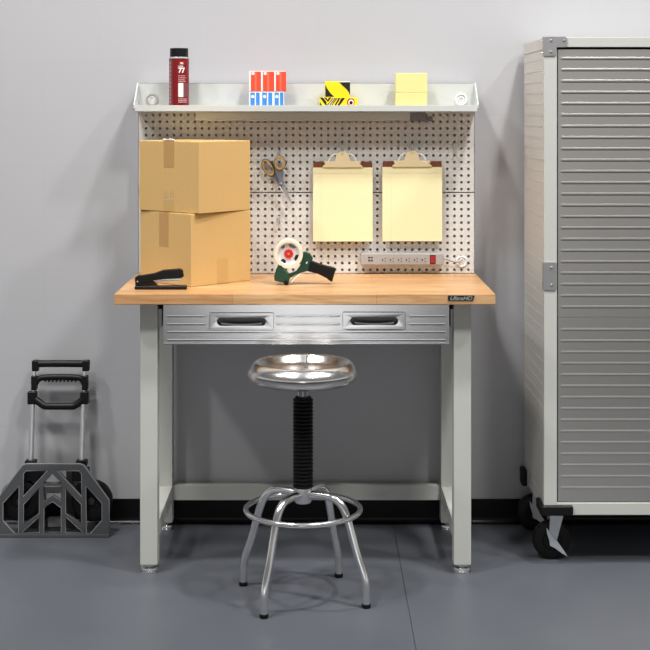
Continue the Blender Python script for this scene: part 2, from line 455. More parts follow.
grommet(X(461, PD), Z(99.5, PD), SY1-.0015, .0235, white, sh)
grommet(X(461.5, PD), Z(261.5, PD), PY-.0005, .021, white, wb)
# under-shelf lamp housing
D = 5.05
lf = MB().box(X(195, D), X(418, D), Y(D), Y(D)+.05, Z(120.3, D), 1.5033, .003).box(X(205, D), X(408, D), Y(D)+.006, Y(D)+.044, Z(121.2, D), Z(120, D), .001).build('light_fixture', shelfm, wb)
MB().box(X(410, D), X(426, D), Y(D)-.002, Y(D)+.03, Z(121, D), 1.5033, .002).box(X(420, D), X(433, D), Y(D)+.005, Y(D)+.028, Z(121.6, D), Z(116.5, D), .004).build('end_cap', bracket, lf)
MB().box(X(396, D), X(400, D), Y(D)+.002, Y(D)+.016, Z(122.2, D), Z(120, D), .001).build('switch', stripm, lf)

# ------------------------------------------------------------------ stool
cx, cy = -.0433, Y(4.41)
st = thing('stool', 'round brushed steel swivel stool with black bellows in front of the workbench', 'stool', (cx, cy, 0))
pr = [(0, .6985), (.06, .699), (.108, .700), (.118, .7025), (.124, .708), (.129, .717), (.134, .7255), (.139, .729), (.145, .7298), (.153, .727), (.163, .718), (.170, .706), (.1725, .696), (.170, .685), (.163, .674), (.152, .667), (.142, .665), (.138, .668), (.134, .674), (.10, .682), (.03, .684), (0, .684)]
seat = MB().lathe(pr, (cx, cy, 0), seg=72).build('seat', satin, st, ang=60)
sa = math.radians(85)
MB().tube([(cx+(r-.001)*math.cos(sa), cy+(r-.001)*math.sin(sa), z+.0008) for r, z in pr[1:10]], .0024, 6).build('dark_line', pocket, seat)  # thin dark line laid over the dish, its rear wall and rim
MB().lathe([(0, .684), (.05, .684), (.05, .676), (.016, .672), (.016, .60), (0, .60)], (cx, cy, 0), seg=28).build('spindle', chrome, st)
pr = [(0, .622), (.022, .622), (.026, .618)]
z = .616; nb = 24; dz = (.616-.338)/nb
for i in range(nb):
    pr += [(.026, z), (.0315, z-dz*.3), (.0315, z-dz*.7), (.026, z-dz*.98)]; z -= dz
pr += [(.024, .336), (0, .336)]
MB().lathe(pr, (cx, cy, 0), seg=28).build('bellows', rubber, st, ang=20)
MB().lathe([(0, .340), (.026, .340), (.027, .335), (.027, .298), (.023, .292), (0, .292)], (cx, cy, 0), seg=28).build('hub', alu, st)
for x, y in ((-.118, -.19), (.187, -.096), (.117, .19), (-.185, .10)):
    a = math.atan2(y, x)
    rz = [(.020, .320), (.070, .3215), (.108, .317), (.134, .298), (.150, .268), (.162, .235), (.185, .16), (.206, .105), (.2145, .075), (.217, .05), (.217, .008)]
    pts = smooth([(cx+r*math.cos(a), cy+r*math.sin(a), z) for r, z in rz], 4)
    lg = MB().tube(pts, .0122, 14).build('leg', chrome, st, ang=60)
    MB().lathe([(0, .0), (.0125, 0), (.0135, .002), (.0135, .012), (.0123, .013)], (cx+.217*math.cos(a), cy+.217*math.sin(a), 0), seg=16).build('foot_cap', rubber, lg)
MB().tube([(cx+.1775*math.cos(2*PI*i/64), cy+.1775*math.sin(2*PI*i/64), .272) for i in range(64)], .0085, 12, closed=True).build('foot_ring', chrome, st)

# ------------------------------------------------------------------ storage cabinet
CX0, CX1, CY0, CY1, CZ0, CZ1 = .751, 1.665, Y(4.70), Y(5.17), .170, 1.751
cb = thing('storage_cabinet', 'tall rolling steel cabinet with ribbed stainless doors at right', 'cabinet', (1.2, -.27, 0))
sidem = pm('cabinet_side_enamel', rgb(200, 196, 190), .4, var=.02)
FW = .043
m = MB().box(CX0, CX0+FW, CY0, CY0+.03, CZ0, CZ1, .002).box(CX1-FW, CX1, CY0, CY0+.03, CZ0, CZ1, .002)
m.box(CX0+FW-.001, CX1-FW+.001, CY0+.0004, CY0+.03, CZ1-.033, CZ1, .002).box(CX0+FW-.001, CX1-FW+.001, CY0+.0004, CY0+.03, CZ0, CZ0+.040, .002)
m.build('face_frame', powder, cb)
def side(x0, x1, s_):
    m = MB().box(x0, x1, CY0+.03, CY1, CZ0+.003, CZ1-.002)
    zz = .215
    xo = x0 if s_ < 0 else x1
    while zz < 1.69:
        m.box(min(xo, xo+s_*.0008), max(xo, xo+s_*.0008), CY0+.045, CY1-.02, zz, zz+.005, .0007, 1); zz += .0375
    m.box(min(xo, xo+s_*.0025), max(xo, xo+s_*.0025), CY0+.03, CY1, CZ1-.040, CZ1-.002, .001)
    return m
side(CX0+.003, CX0+.02, -1).build('side_panel', sidem, cb)
side(CX1-.02, CX1-.003, 1).build('side_panel', sidem, cb)
MB().box(CX0+.004, CX1-.004, CY0+.03, CY1, CZ1-.02, CZ1-.001).build('top_panel', powder, cb)
MB().box(CX0+.004, CX1-.004, CY0+.03, CY1, CZ0, CZ0+.018).build('bottom_panel', powder, cb)
MB().box(CX0+.02, CX1-.02, CY1-.006, CY1, CZ0+.018, CZ1-.02).build('back_panel', powder, cb)
xm = (CX0+CX1)/2
dz0, dz1 = CZ0+.043, CZ1-.0405
for x0, x1 in ((CX0+FW+.004, xm-.0015), (xm+.0015, CX1-FW-.004)):
    zb = Z(317, 4.71)
    m = MB().box(x0, x1, CY0+.006, CY0+.026, dz0, zb-.0004).box(x0, x1, CY0+.006, CY0+.026, zb+.0004, dz1)
    zz = dz1-.030
    while zz > dz0+.01:
        if abs(zz-zb) > .009: m.rib(x0+.010, x1-.010, CY0+.00595, zz)
        zz -= .0374
    m.build('door', doorm, cb)
# hinge plates and corner brackets on the left post
def hinge_plate(z0, z1):
    h = MB().plate([rrect(CX0-.001, CX0+.041, z0, z1, .006)], CY0-.003, CY0+.0005, .0006).box(CX0-.003, CX0+.001, CY0-.003, CY0+.022, z0+.002, z1-.002, .001).build('hinge_plate', steel_dark, cb)
    for z in (z0+.018, z1-.018): MB().lathe([(0, -.004), (.003, -.003), (.0045, 0)], (CX0+.024, CY0-.003, z), 'Y', 12).build('rivet', rivet, h)
hinge_plate(Z(290.3, 4.7), Z(262, 4.7))
def q(u, v): return (X(u, 4.7), Z(v, 4.7))
h = MB().plate([[q(544.6, 56), q(555, 56), q(556.5, 54.5), q(556.5, 47.3), q(565.5, 47.3), q(567.3, 45), q(567.3, 39), q(565.5, 36.6), q(544.6, 36.6)]], CY0-.003, CY0+.0005, .0006)
h.box(CX0-.003, CX0+.002, CY0-.003, CY0+.022, Z(56, 4.7), Z(36.8, 4.7), .001)
h = h.build('corner_bracket', steel_dark, cb)
for u, v in ((551, 40.5), (564, 40.5), (551, 52)):
    MB().lathe([(0, -.004), (.003, -.003), (.0045, 0)], (X(u, 4.7), CY0-.003, Z(v, 4.7)), 'Y', 12).build('rivet', rivet, h)
for z in (Z(41, 4.7), Z(53, 4.7)):
    MB().lathe([(0, -.0035), (.0025, -.003), (.004, 0)], (CX0-.003, CY0+.010, z), 'X', 10).build('rivet', rivet, h)
# bumpers at the lower corners
for x0, x1 in ((CX0-.010, CX0+.095), (CX1-.095, CX1+.010)):
    m = MB().box(x0, x1, CY0-.016, CY0+.004, CZ0+.0, CZ0+.034, .007, 3)
    xx = CX0-.012 if x0 < 1 else CX1+.0
    m.box(xx, xx+.014, CY0-.010, CY0+.10, CZ0, CZ0+.034, .006, 3)
    m.build('bumper', rubber, cb)
MB().box(CX0-.016, CX0+.004, CY1-.07, CY1-.01, CZ0-.012, CZ0+.050, .008, 3).build('bumper', rubber, cb)
# casters (swivelled so that the wheels face the viewer)
def caster(x, y, s_):
    c = MB().box(x-.045, x+.045, y-.035, y+.040, CZ0-.006, CZ0, .001).lathe([(0, -.02), (.03, -.02), (.032, -.006), (0, -.006)], (x, y, CZ0), seg=20).build('caster', steel_dark, cb)
    wx = x-.018*s_
    MB().lathe([(0, -.018), (.030, -.018), (.033, -.021), (.050, -.021), (.061, -.016), (.0645, -.008), (.0645, .008), (.061, .016), (.050, .021), (.033, .021), (.030, .018), (0, .018)], (wx, y, .0645), 'Y', 40).build('wheel', rubber, c)
    for yy in (-.027, .024):
        MB().plate([[(x+.022, CZ0-.004), (x-.026, CZ0-.004), (wx-.012, .075), (wx-.010, .055), (wx+.010, .052), (wx+.016, .075)]], y+yy, y+yy+.003, 0).build('fork', zinc, c)
    MB().lathe([(0, -.034), (.006, -.034), (.008, -.030), (.010, -.027)], (wx, y, .0645), 'Y', 16).build('axle_nut', rivet, c)
    pts = [(wx-.022, .112), (wx-.012, .100), (wx+.002, .082), (wx+.014, .068), (wx+.040, .030), (wx+.048, .016), (wx+.030, .026), (wx+.006, .044), (wx-.010, .052), (wx-.012, .068), (wx-.020, .092)]
    MB().plate([pts], y-.036, y-.030, .001).build('brake_lever', zinc, c)
for x in (.808, 1.61):
    caster(x, Y(4.79), 1); caster(x-.008, Y(5.115), 1)

# ------------------------------------------------------------------ folding hand truck
HT = Y(5.03)
ht = thing('hand_truck', 'black and grey folding hand truck standing folded against the wall', 'hand truck', (X(55, 5.05), -.12, 0))
D = 5.02
def c2(pts): return [(X(a/5, D), Z(440+b_/5, D)) for a, b_ in pts]
def mir(pts): return [(2*262-a, b_) for a, b_ in pts]
outer = c2([(0, 490), (-18, 490), (-18, 300), (112, 128), (130, 120), (400, 120), (420, 128), (545, 300), (548, 488)])
A_ = [(95, 228), (92, 468), (72, 468), (14, 404), (14, 316)]
B1 = [(116, 170), (130, 154), (238, 154), (116, 284)]
B2 = [(117, 322), (196, 244), (196, 368), (117, 420)]
B3 = [(196, 384), (196, 464), (108, 464)]
C1 = [(262, 170), (306, 216), (306, 304), (262, 276), (219, 306), (219, 216)]
C2 = [(262, 308), (306, 340), (306, 464), (219, 464), (219, 342)]
holes = [c2(A_), c2(mir(A_)[::-1])]
for h in (B1, B2, B3): holes += [c2(h), c2(mir(h)[::-1])]
# chevron bar across the centre
holes += [c2([(262, 170), (306, 216), (219, 216)]), c2([(219, 232), (306, 232), (306, 304), (262, 276), (219, 306)]), c2(C2)]
pl = MB().plate([outer]+holes, HT-.010, HT+.010, .0032)
nf = len(pl.bm.faces)
for h in holes: pl.tube([(x, HT-.0085, z) for x, z in h], .0020, 6, closed=True)  # beads added along the cutouts to carry the painted rim highlights
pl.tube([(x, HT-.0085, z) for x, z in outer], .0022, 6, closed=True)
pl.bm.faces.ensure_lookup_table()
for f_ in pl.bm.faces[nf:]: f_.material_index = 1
pl.box(X(-3.6, D), X(109.6, D), HT-.016, HT+.012, .0, .012, .002)
pl.build('toe_plate', [greyplate, edgeglint], ht)
def lean(z): return HT+.035+.085*(z/.6)**1.0   # the folded frame leans back to the wall
def zt(v, D=5.08): return Z(v, D)
tubes = ((X(30, 5.08), X(32.6, 5.13)), (X(81, 5.08), X(83.2, 5.13)))
for xb, xt in tubes:
    z0, z1 = .06, Z(404, 5.12)
    f = MB().tube([(xb-.001, lean(z0), z0), (xt, lean(z1), z1)], .0095, 14).build('frame_tube', alu, ht)
    x2 = xt+.001
    MB().tube([(x2, lean(z1-.05), z1-.05), (x2+.002, lean(Z(364, 5.14)), Z(364, 5.14))], .0065, 12).build('inner_tube', rivet, f)
    MB().box(xb-.020, xb+.020, lean(.24)-.018, lean(.24)+.018, Z(467, 5.08), Z(461, 5.08), .004).build('tube_collar', black, ht)
def grip(ends, vtop, vbot, bar, r):
    D = 5.13; m = MB()
    for u0, u1 in ends:
        zc = Z((vtop+vbot)/2, D)
        m.box(X(u0, D), X(u1, D), lean(zc)-.014, lean(zc)+.014, Z(vbot, D), Z(vtop, D), .004, 3)
    pts = smooth([(X(u, D), lean(Z(v, D))-.002, Z(v, D)) for u, v in bar], 4)
    m.tube(pts, r, 12)
    return m
g = grip(((31.3, 38), (81.8, 88.8)), 361, 371.8, [(34, 364.6), (60, 364.4), (86, 364.6)], .013).build('handle_grip', black, ht)
g = grip(((31, 36.8), (81.8, 87.8)), 376, 390.5, [(35, 384), (38, 379.5), (45, 377.9), (60, 377.6), (75, 377.9), (81, 379.5), (84, 384)], .011)
for i in range(9): g.lathe([(0, -.011), (.004, -.011), (.0045, 0), (.004, .011), (0, .011)], (X(45+i*3.8, 5.13), lean(Z(380.5, 5.13)), Z(381, 5.13)), 'Y', 8)
g.build('handle_grip', black, ht)
grip(((27.8, 37), (80.5, 88.6)), 391.3, 404, [(35, 399), (39, 402), (44.5, 405.6), (50, 406), (60, 406), (70, 406), (74.5, 405.6), (80, 402), (83, 399)], .013).build('handle_grip', black, ht)
# folded wheels, axle and cross members behind the plate
for u in (20, 91.5):
    wh = MB().lathe([(0, -.010), (.03, -.010), (.034, -.014), (.058, -.016), (.072, -.012), (.075, 0), (.072, .012), (.058, .016), (.034, .014), (0, .010)], (X(u, 5.05), HT+.034, .085+.035), 'Y', 36).build('wheel', rubber, ht)
    MB().lathe([(0, -.022), (.012, -.020), (.018, -.012)], (X(u, 5.05), HT+.034, .12), 'Y', 20).build('wheel_hub', darkgrey, wh)
MB().box(X(17, 5.06), X(95, 5.06), HT+.052, HT+.066, Z(495, 5.06), Z(484, 5.06), .003).build('cross_bar', bracket, ht)
MB().box(X(28, 5.06), X(84, 5.06), HT+.052, HT+.068, .012, .045, .004).build('lower_bracket', darkgrey, ht)
for u in (32, 80):
    MB().box(X(u-8, 5.06), X(u+9, 5.06), HT+.016, HT+.060, Z(481, 5.06), Z(468, 5.06), .006).build('hinge_block', black, ht)
for u in (40, 69):
    MB().box(X(u-4, 5.06), X(u+4, 5.06), HT+.050, HT+.074, .03, .24, .003).build('back_slat', darkgrey, ht)
MB().box(X(47, 5.06), X(63, 5.06), HT+.040, HT+.060, .02, .055, .004).build('latch', bracket, ht)

# ------------------------------------------------------------------ cardboard boxes on the bench
def carton(corner, th, a, b_, h, z, label, stained):
    """corner = front vertical edge; right face runs along th, left face along th+90deg"""
    r = thing('cardboard_box', label, 'box', (corner[0], corner[1], z), 'cartons stacked on the workbench')
    r.rotation_euler = (0, 0, th)
    m = MB().box(0, a, 0, b_, 0, h, .002, 2)
    m.box(.001, a-.001, .001, b_*.5-.001, h-.001, h+.002, .0008, 1).box(.001, a-.001, b_*.5+.001, b_-.001, h-.001, h+.002, .0008, 1)
    m.box(.004, a-.004, .004, b_*.5, -.0, .001)
    m.build('body', card, r, local=True)
    return r
th = math.radians(45); xl = X(191, 4.722)
lower = carton((xl, Y(4.722)), th, .268, .272, .2405, TZ+.0005, 'lower cardboard box, resting on the butcher block behind the stapler', 0)
MB().box(.115, .165, -.0006, .0002, .001, .085).build('tape', tapel, lower, local=True)
MB().box(-.0006, .0002, .118, .168, .125, .2395).box(.0, .268, .118, .168, .2424, .2431).build('tape', tapem, lower, local=True)
th2 = math.radians(50); z2 = TZ+.0005+.2405+.0035
upper = carton((X(199, 4.72), Y(4.72)), th2, .251, .290, .2375, z2, 'upper cardboard box with torn label, stacked on top of the other box', 1)
MB().box(-.0006, .0002, .118, .168, .150, .2401).box(0, .251, .118, .168, .2394, .2401).build('tape', tapem, upper, local=True)
MB().box(-.0006, .0002, .118, .168, .002, .07).build('tape', tapel, upper, local=True)
m = MB()
for i in range(7):
    y = .125+i*.007; m.tube([(0.012, y, .2385), (.008, y+.003, .243+.003*random.random()), (.0, y+.006, .2425+.002*random.random())], .003, 6)
m.build('torn_label', foil, upper, local=True)
m = MB(); m.box(-.0009, .0002, .142, .166, .040, .042).box(-.0009, .0002, .12, .14, .044, .046).box(-.0009, .0002, .139, .1415, .044, .075).build('scuff', foil, upper, local=True)

# ------------------------------------------------------------------ stapler
D = 4.672
sp_ = thing('stapler', 'black desk stapler on the left end of the wood top', 'stapler', (X(160, D), Y(D), TZ))
def cs(pts): return [(X(120+a*90/650, D), Z(255+b_*90/650, D)) for a, b_ in pts]
y0, y1 = Y(D)-.017, Y(D)+.017
z0 = TZ+.0005
MB().box(X(135, D), X(187, D), y0, y1, z0, z0+.0115, .004, 3).build('base', black, sp_)
MB().plate([cs([(112, 205), (128, 172), (180, 168), (240, 182), (272, 214), (112, 218)])], y0+.006, y1-.006, .001).build('pivot_bracket', black, sp_)
MB().plate([cs([(235, 176), (438, 166), (448, 180), (436, 188), (270, 196), (240, 192)])], y0+.010, y1-.010, .001).build('magazine', chrome, sp_)
MB().plate([cs([(110, 178), (112, 160), (128, 148), (180, 142), (250, 130), (310, 108), (380, 102), (435, 98), (452, 108), (462, 150), (455, 160), (440, 164), (330, 172), (240, 182), (190, 196), (130, 204), (112, 196)])], y0+.003, y1-.003, .004).build('top_arm', black, sp_)
MB().tube([(X(138, D), y0+.002, Z(281, D)), (X(138, D), y1-.002, Z(281, D))], .003, 10).build('pin', rivet, sp_)

# ------------------------------------------------------------------ tape gun
D = 4.80
tg = thing('tape_dispenser', 'dark green tape gun with black handle standing on the wood top', 'tape dispenser', (X(300, D), Y(D), TZ))
sc = 90/650
def ct(pts): return [(X(260+a*sc, D), Z(230+b_*sc, D)+.003) for a, b_ in pts]
def P3(a, b_): x, z = ct([(a, b_)])[0]; return x, z
yc = Y(D)
MB().plate([ct([(103, 335), (112, 300), (135, 255), (158, 258), (176, 290), (205, 318), (218, 345), (212, 376), (190, 384), (150, 378), (106, 366)])], yc-.028, yc+.028, .003).build('nose', green, tg)
MB().plate([ct([(168, 318), (215, 322), (262, 304), (292, 262), (304, 210), (308, 170), (330, 163), (362, 178), (382, 210), (376, 245), (350, 300), (300, 312), (262, 326), (225, 348), (200, 350)])], yc-.012, yc+.026, .003).build('frame', green, tg)
MB().plate([ct([(358, 232), (385, 232), (440, 252), (530, 276), (545, 284), (530, 330), (517, 378), (505, 372), (480, 352), (420, 322), (345, 302)])], yc-.016, yc+.016, .006).build('handle', rubber, tg)
MB().plate([ct([(536, 276), (549, 284), (534, 332), (522, 378), (515, 376), (528, 330)])], yc-.012, yc+.012, .001).build('handle_cap', green, tg)
x, z = P3(207, 175); R = 104*sc*D/F
roll = MB().lathe([(R*.80, -.024), (R*.98, -.024), (R, -.022), (R, .022), (R*.98, .024), (R*.80, .024)], (x, yc, z), 'Y', 56, closed=True).build('tape_roll', cream, tg)
hb = MB().lathe([(R*.79, -.022), (R*.72, -.022), (R*.70, -.014), (0, -.014), (0, .012), (R*.79, .012)], (x, yc, z), 'Y', 48).build('hub', white, tg)
for a0, hw in ((-25, 22), (-125, 18), (65, 26), (130, 14)):
    a0 = math.radians(a0); hw = math.radians(hw)
    MB().plate([[(x+R*.74*math.cos(a0-hw), z+R*.74*math.sin(a0-hw)), (x+R*.77*math.cos(a0), z+R*.77*math.sin(a0)), (x+R*.74*math.cos(a0+hw), z+R*.74*math.sin(a0+hw)), (x+R*.50*math.cos(a0+hw*.7), z+R*.50*math.sin(a0+hw*.7)), (x+R*.50*math.cos(a0-hw*.7), z+R*.50*math.sin(a0-hw*.7))]], yc-.0155, yc-.013, 0).build('hub_opening', blackc if a0 < 1 else bracket, hb)
MB().lathe([(0, -.020), (R*.30, -.020), (R*.32, -.014)], (x, yc, z), 'Y', 32).build('hub_nut', redhub, hb)
MB().lathe([(0, -.0225), (R*.08, -.0225), (R*.09, -.019)], (x, yc, z), 'Y', 16).build('hub_screw', yelm, hb)
x, z = P3(190, 366)
MB().lathe([(0, -.030), (.0075, -.030), (.0085, -.028), (.0085, .028), (0, .030)], (x, yc, TZ+.0087), 'Y', 24).build('roller', rubber, tg)
MB().plate([ct([(292, 315), (268, 330), (240, 352), (222, 380), (228, 384), (248, 362), (276, 338), (298, 322)])], yc-.020, yc+.020, 0).build('wiper_blade', cream, tg)
MB().plate([[(a_, b_) for a_, b_ in ell(*P3(338, 240), .0045, .0022, math.radians(60), 12)]], yc-.0125, yc-.0118, 0).build('badge', white, tg)

# ------------------------------------------------------------------ pegboard hooks
def hook(u, v, label, h=.030):
    D = 5.12; x, z = X(u, D), Z(v, D)
    y = PY
    pts = smooth([(x, y+.006, z), (x, y-.006, z), (x, y-.011, z-.004), (x, y-.012, z-.012), (x, y-.012, z-h+.004), (x, y-.017, z-h), (x, y-.026, z-h+.001), (x, y-.030, z-h+.008), (x, y-.030, z-h+.013)], 4)
    m = MB().tube(pts, .0017, 8).tube([(x-.0045, y-.0015, z+.001), (x-.0045, y-.0045, z-.004), (x-.0045, y-.0045, z-h*.9)], .0011, 6).tube([(x+.0045, y-.0015, z+.001), (x+.0045, y-.0045, z-.004), (x+.0045, y-.0045, z-h*.9)], .0011, 6)
    o = m.build('peg_hook', zinc); tag(o, label, 'hook', 'hooks on the pegboard')
hook(279, 150.5, 'peg hook at the very top of the scissors, holding them')
hook(279, 216.5, 'empty peg hook on the pegboard below the scissors')
hook(342.3, 143.5, 'peg hook behind the clip of the left clipboard', .034)
hook(412, 143.5, 'peg hook behind the clip of the right clipboard', .034)
hook(454.5, 143.5, 'empty peg hook near the right edge of the pegboard', .034)

# ------------------------------------------------------------------ scissors
D = 5.095; yc = Y(D)
sc_ = thing('scissors', 'open-handled scissors with grey and yellow grips hanging on the pegboard', 'scissors', (X(279, D), yc, Z(160, D)))
k8 = 70/569
def cs2(pts): return [(X(250+a*k8, D), Z(140+b_*k8, D)) for a, b_ in pts]
def E(a, b_, ra, rb, rot): x, z = cs2([(a, b_)])[0]; return ell(x, z, ra*k8*D/F, rb*k8*D/F, rot)
# right ring half
MB().plate([E(243, 188, 50, 62, 0), E(243, 186, 32, 42, 0)], yc-.006, yc+.004, .0015).plate([cs2([(198, 215), (225, 245), (268, 245), (276, 262), (268, 310), (272, 350), (256, 378), (232, 372), (235, 330), (205, 260)])], yc-.005, yc+.004, .001).build('handle', greyh, sc_)
MB().plate([E(243, 188, 44, 55, 0), E(243, 186, 30, 40, 0)], yc-.009, yc-.004, .001).build('grip_lining', yelm, sc_)
# left ring half
MB().plate([E(150, 226, 48, 82, math.radians(30)), E(148, 226, 30, 62, math.radians(30))], yc+.003, yc+.012, .0015).plate([cs2([(150, 165), (190, 190), (225, 250), (262, 310), (276, 352), (250, 380), (226, 352), (185, 305), (170, 292), (200, 270)])], yc+.003, yc+.010, .001).build('handle', greyh, sc_)
MB().plate([E(147, 227, 38, 72, math.radians(30)), E(148, 226, 28, 60, math.radians(30))], yc-.001, yc+.004, .001).build('grip_lining', yelm, sc_)
MB().plate([cs2([(236, 362), (272, 352), (320, 460), (350, 530), (338, 524), (290, 450)])], yc, yc+.003, 0).build('blade', steel_dark, sc_)
MB().plate([cs2([(232, 368), (262, 362), (310, 466), (346, 528), (300, 470)])], yc+.003, yc+.006, 0).build('blade', steel, sc_)
x, z = cs2([(254, 354)])[0]
MB().lathe([(0, -.003), (.004, -.0025), (.0048, 0)], (x, yc-.006, z), 'Y', 16).build('pivot_screw', wire, sc_)

# ------------------------------------------------------------------ clipboards with legal pads
def clipboard(u0, u1, vt, vb, side_):
    D = 5.10; yb = Y(D)
    r = thing('clipboard', side_+' brown hardboard clipboard hanging on the pegboard', 'clipboard', ((X(u0, D)+X(u1, D))/2, yb, Z(vb, D)), 'clipboards on the pegboard')
    cu = (u0+u1)/2-.3
    x0, x1 = X(u0+.3, D), X(u1-.3, D); z0, z1 = Z(vb-.5, D), Z(vt-5.3, D)
    MB().plate([rrect(x0, x1, z0, z1, .008)], yb+.001, yb+.004, .0006).build('board', hardboard, r)
    def cc(pts): return [(X(cu+(a-348)*.123, D), Z(vt-1.2+(b_-225)*.123, D)) for a, b_ in pts]
    half = [(348, 108), (330, 108), (308, 118), (296, 132), (292, 152), (290, 172), (282, 188), (255, 192), (228, 198), (204, 212), (186, 228), (186, 238)]
    poly = half+[(696-a, b_) for a, b_ in half[::-1]][:-1]
    cl = MB().plate([cc(poly)], yb-.013, yb-.009, .0012)
    zt_ = cc([(348, 200)])[0][1]
    cl.box(cc([(200, 200)])[0][0], cc([(496, 200)])[0][0], yb-.010, yb+.001, zt_-.003, zt_+.006, .002)
    cl = cl.build('clip', nickel, r)
    for s_ in (-1, 1):
        w_ = [(348+s_*a, b_) for a, b_ in [(58, 190), (82, 160), (96, 168), (104, 186), (86, 190)]]
        MB().tube([(p[0], yb-.008, p[1]) for p in cc([(348+s_*52, 128), (348+s_*76, 136), (348+s_*96, 156), (348+s_*108, 178), (348+s_*112, 196)])], .0030, 8).build('clip_wing', white, cl)
    x, z = cc([(348, 128)])[0]
    MB().lathe([(0, -.002), (.003, -.0015), (.004, 0)], (x, yb-.0125, z), 'Y', 12).build('rivet', wire, cl)
    # pad: separate thing held under the clip
    x0, x1, z0, z1 = X(u0, D), X(u1, D), Z(vb, D), Z(vt+.3, D)
    pd = thing('legal_pad', 'yellow legal pad clipped to the '+side_.split()[0]+' clipboard', 'notepad', ((x0+x1)/2, yb, z0), 'legal pads on the clipboards')
    MB().box(x0, x1, yb-.0075, yb+.0008, z0, z1-.001, .0006, 1).build('paper_stack', paper, pd)
    m = MB(); z = z1-.034
    while z > z0+.01: m.box(x0+.001, x1-.001, yb-.00762, yb-.0074, z-.0002, z+.0002); z -= .0082
    m.build('ruled_lines', ruled, pd)
    MB().box(x0+.030, x0+.0304, yb-.00765, yb-.0074, z0+.001, z1-.002).box(x0+.0318, x0+.0322, yb-.00765, yb-.0074, z0+.001, z1-.002).build('margin_line', margin, pd)
    MB().box(x0, x1, yb-.0082, yb-.0072, z1-.022, z1-.0005, .0003, 1).build('binding', sticky if 0 else paper, pd)
clipboard(313, 372.6, 167, 241.3, 'left')
clipboard(382.3, 442, 166.5, 241, 'right')

# ------------------------------------------------------------------ power strip on the pegboard
D = 5.085
ps = thing('power_strip', 'grey power strip with red switch fixed low on the pegboard', 'power strip', (X(402, D), PY, Z(258, D)))
xa, xb = X(360.5, D), X(443.5, D); zc = Z(259.3, D); hh = 6.1/F*D
MB().plate([rrect(xa, xb, zc-hh, zc+hh, .010, 6)], Y(D), PY-.002, .004).build('body', stripm, ps)
for i in range(6):
    u = 384.3+i*7.95; x = X(u, D); z = Z(259.6, D)
    o = MB().plate([rrect(x-.011, x+.011, z-.010, z+.010, .003)], Y(D)-.0008, Y(D)+.001, .0003).build('outlet', stripm, ps)
    MB().plate([ell(x-.0065, z-.001, .0028, .0030, 0, 10)], Y(D)-.0011, Y(D)-.0006, 0).box(x+.0005, x+.007, Y(D)-.0011, Y(D)-.0006, z+.0032, z+.0050).box(x+.0005, x+.007, Y(D)-.0011, Y(D)-.0006, z-.0062, z-.0044).build('slots', slotm, o)
sw = MB().box(X(429.8, D), X(435.6, D), Y(D)-.001, Y(D)+.002, Z(264, D), Z(255, D), .0006, 1).build('switch', slotm, ps)
MB().box(X(430.6, D), X(434.9, D), Y(D)-.0042, Y(D), Z(263, D), Z(256, D), .001, 2).build('rocker', redsw, sw)
for u in (368.2, 370.9):
    for v in (256.8, 259.8): MB().box(X(u, D), X(u+1.9, D), Y(D)-.0006, Y(D)+.001, Z(v+1.5, D), Z(v, D)).build('usb_port', slotm, ps)
MB().tube(smooth([(xb-.004, Y(D)+.014, Z(259, D)), (X(447, D), Y(D)+.012, Z(259.6, D)), (X(453, D), Y(D)+.016, Z(261.8, D)), (X(459, D), Y(D)+.020, Z(262.6, D)), (X(461.5, D), PY-.004, Z(261.5, D))], 5), .0032, 10).build('cord', stripm, ps)

# ------------------------------------------------------------------ things on the shelf
SZ = 1.5058
# spray can
D = 5.055; r = X(189, D)-X(179.1, D); xc = X(179.1, D); yc = Y(D)
can = thing('spray_can', 'dark red spray adhesive can with black cap on the shelf', 'spray can', (xc, yc, SZ))
zt0 = Z(58, D)
MB().lathe([(0, SZ), (r*.96, SZ), (r, SZ+.004), (r, zt0-.003), (0, zt0-.002)], (xc, yc, 0), seg=40).build('can_body', canred, can)
MB().lathe([(r*.9, zt0-.004), (r*1.02, zt0-.003), (r*1.02, zt0), (r*.94, zt0+.003), (0, zt0+.003)], (xc, yc, 0), seg=40).build('rim', alu, can)
zc1 = Z(48.3, D)
MB().lathe([(r*.92, zt0+.0025), (r*.92, zc1-.004), (r*.88, zc1), (0, zc1)], (xc, yc, 0), seg=40).build('cap', black, can)
def wrap(ang0):
    def fn(v):
        a = ang0+v.x/r; rr = r+.0004+v.z
        return Vector((xc+rr*math.sin(a), yc-rr*math.cos(a), v.y))
    return fn
def label_patch(name, a0, a1, z0, z1, mat, lift=.0005, n_=10):
    m = MB(); q_ = []
    for i in range(n_+1):
        a = a0+(a1-a0)*i/n_
        q_.append([m.bm.verts.new((xc+(r+lift)*math.sin(a), yc-(r+lift)*math.cos(a), z)) for z in (z0, z1)])
    for A, B in zip(q_, q_[1:]): m.bm.faces.new((A[0], B[0], B[1], A[1]))
    return m.build(name, mat, can)
zz = lambda v: Z(v, D-.03)
label_patch('side_stripe', -1.5, -.62, SZ+.004, zt0-.006, cangrey)
label_patch('brand_patch', .10, .66, zz(64.6), zz(61), redsw, .0008)
pt = label_patch('text_panel', .02, .52, zz(97), zz(83), whitec, .0008)
label_patch('picture_panel', .52, 1.05, zz(97), zz(83), cangrey, .0008)
wl = pm('label_white', rgb(238, 232, 228), .5)
m = MB(); f0 = wrap(.16)
m.text('3M', .010, lambda v: f0(Vector((v.x, v.y+zz(64.3), v.z+.0008))), .0002, .0002)
m.build('lettering', wl, can)
m = MB(); f1 = wrap(.02)
m.text('SUPER', .0062, lambda v: f1(Vector((v.x, v.y+zz(66.9), v.z+.0006))), .0002, .0002)
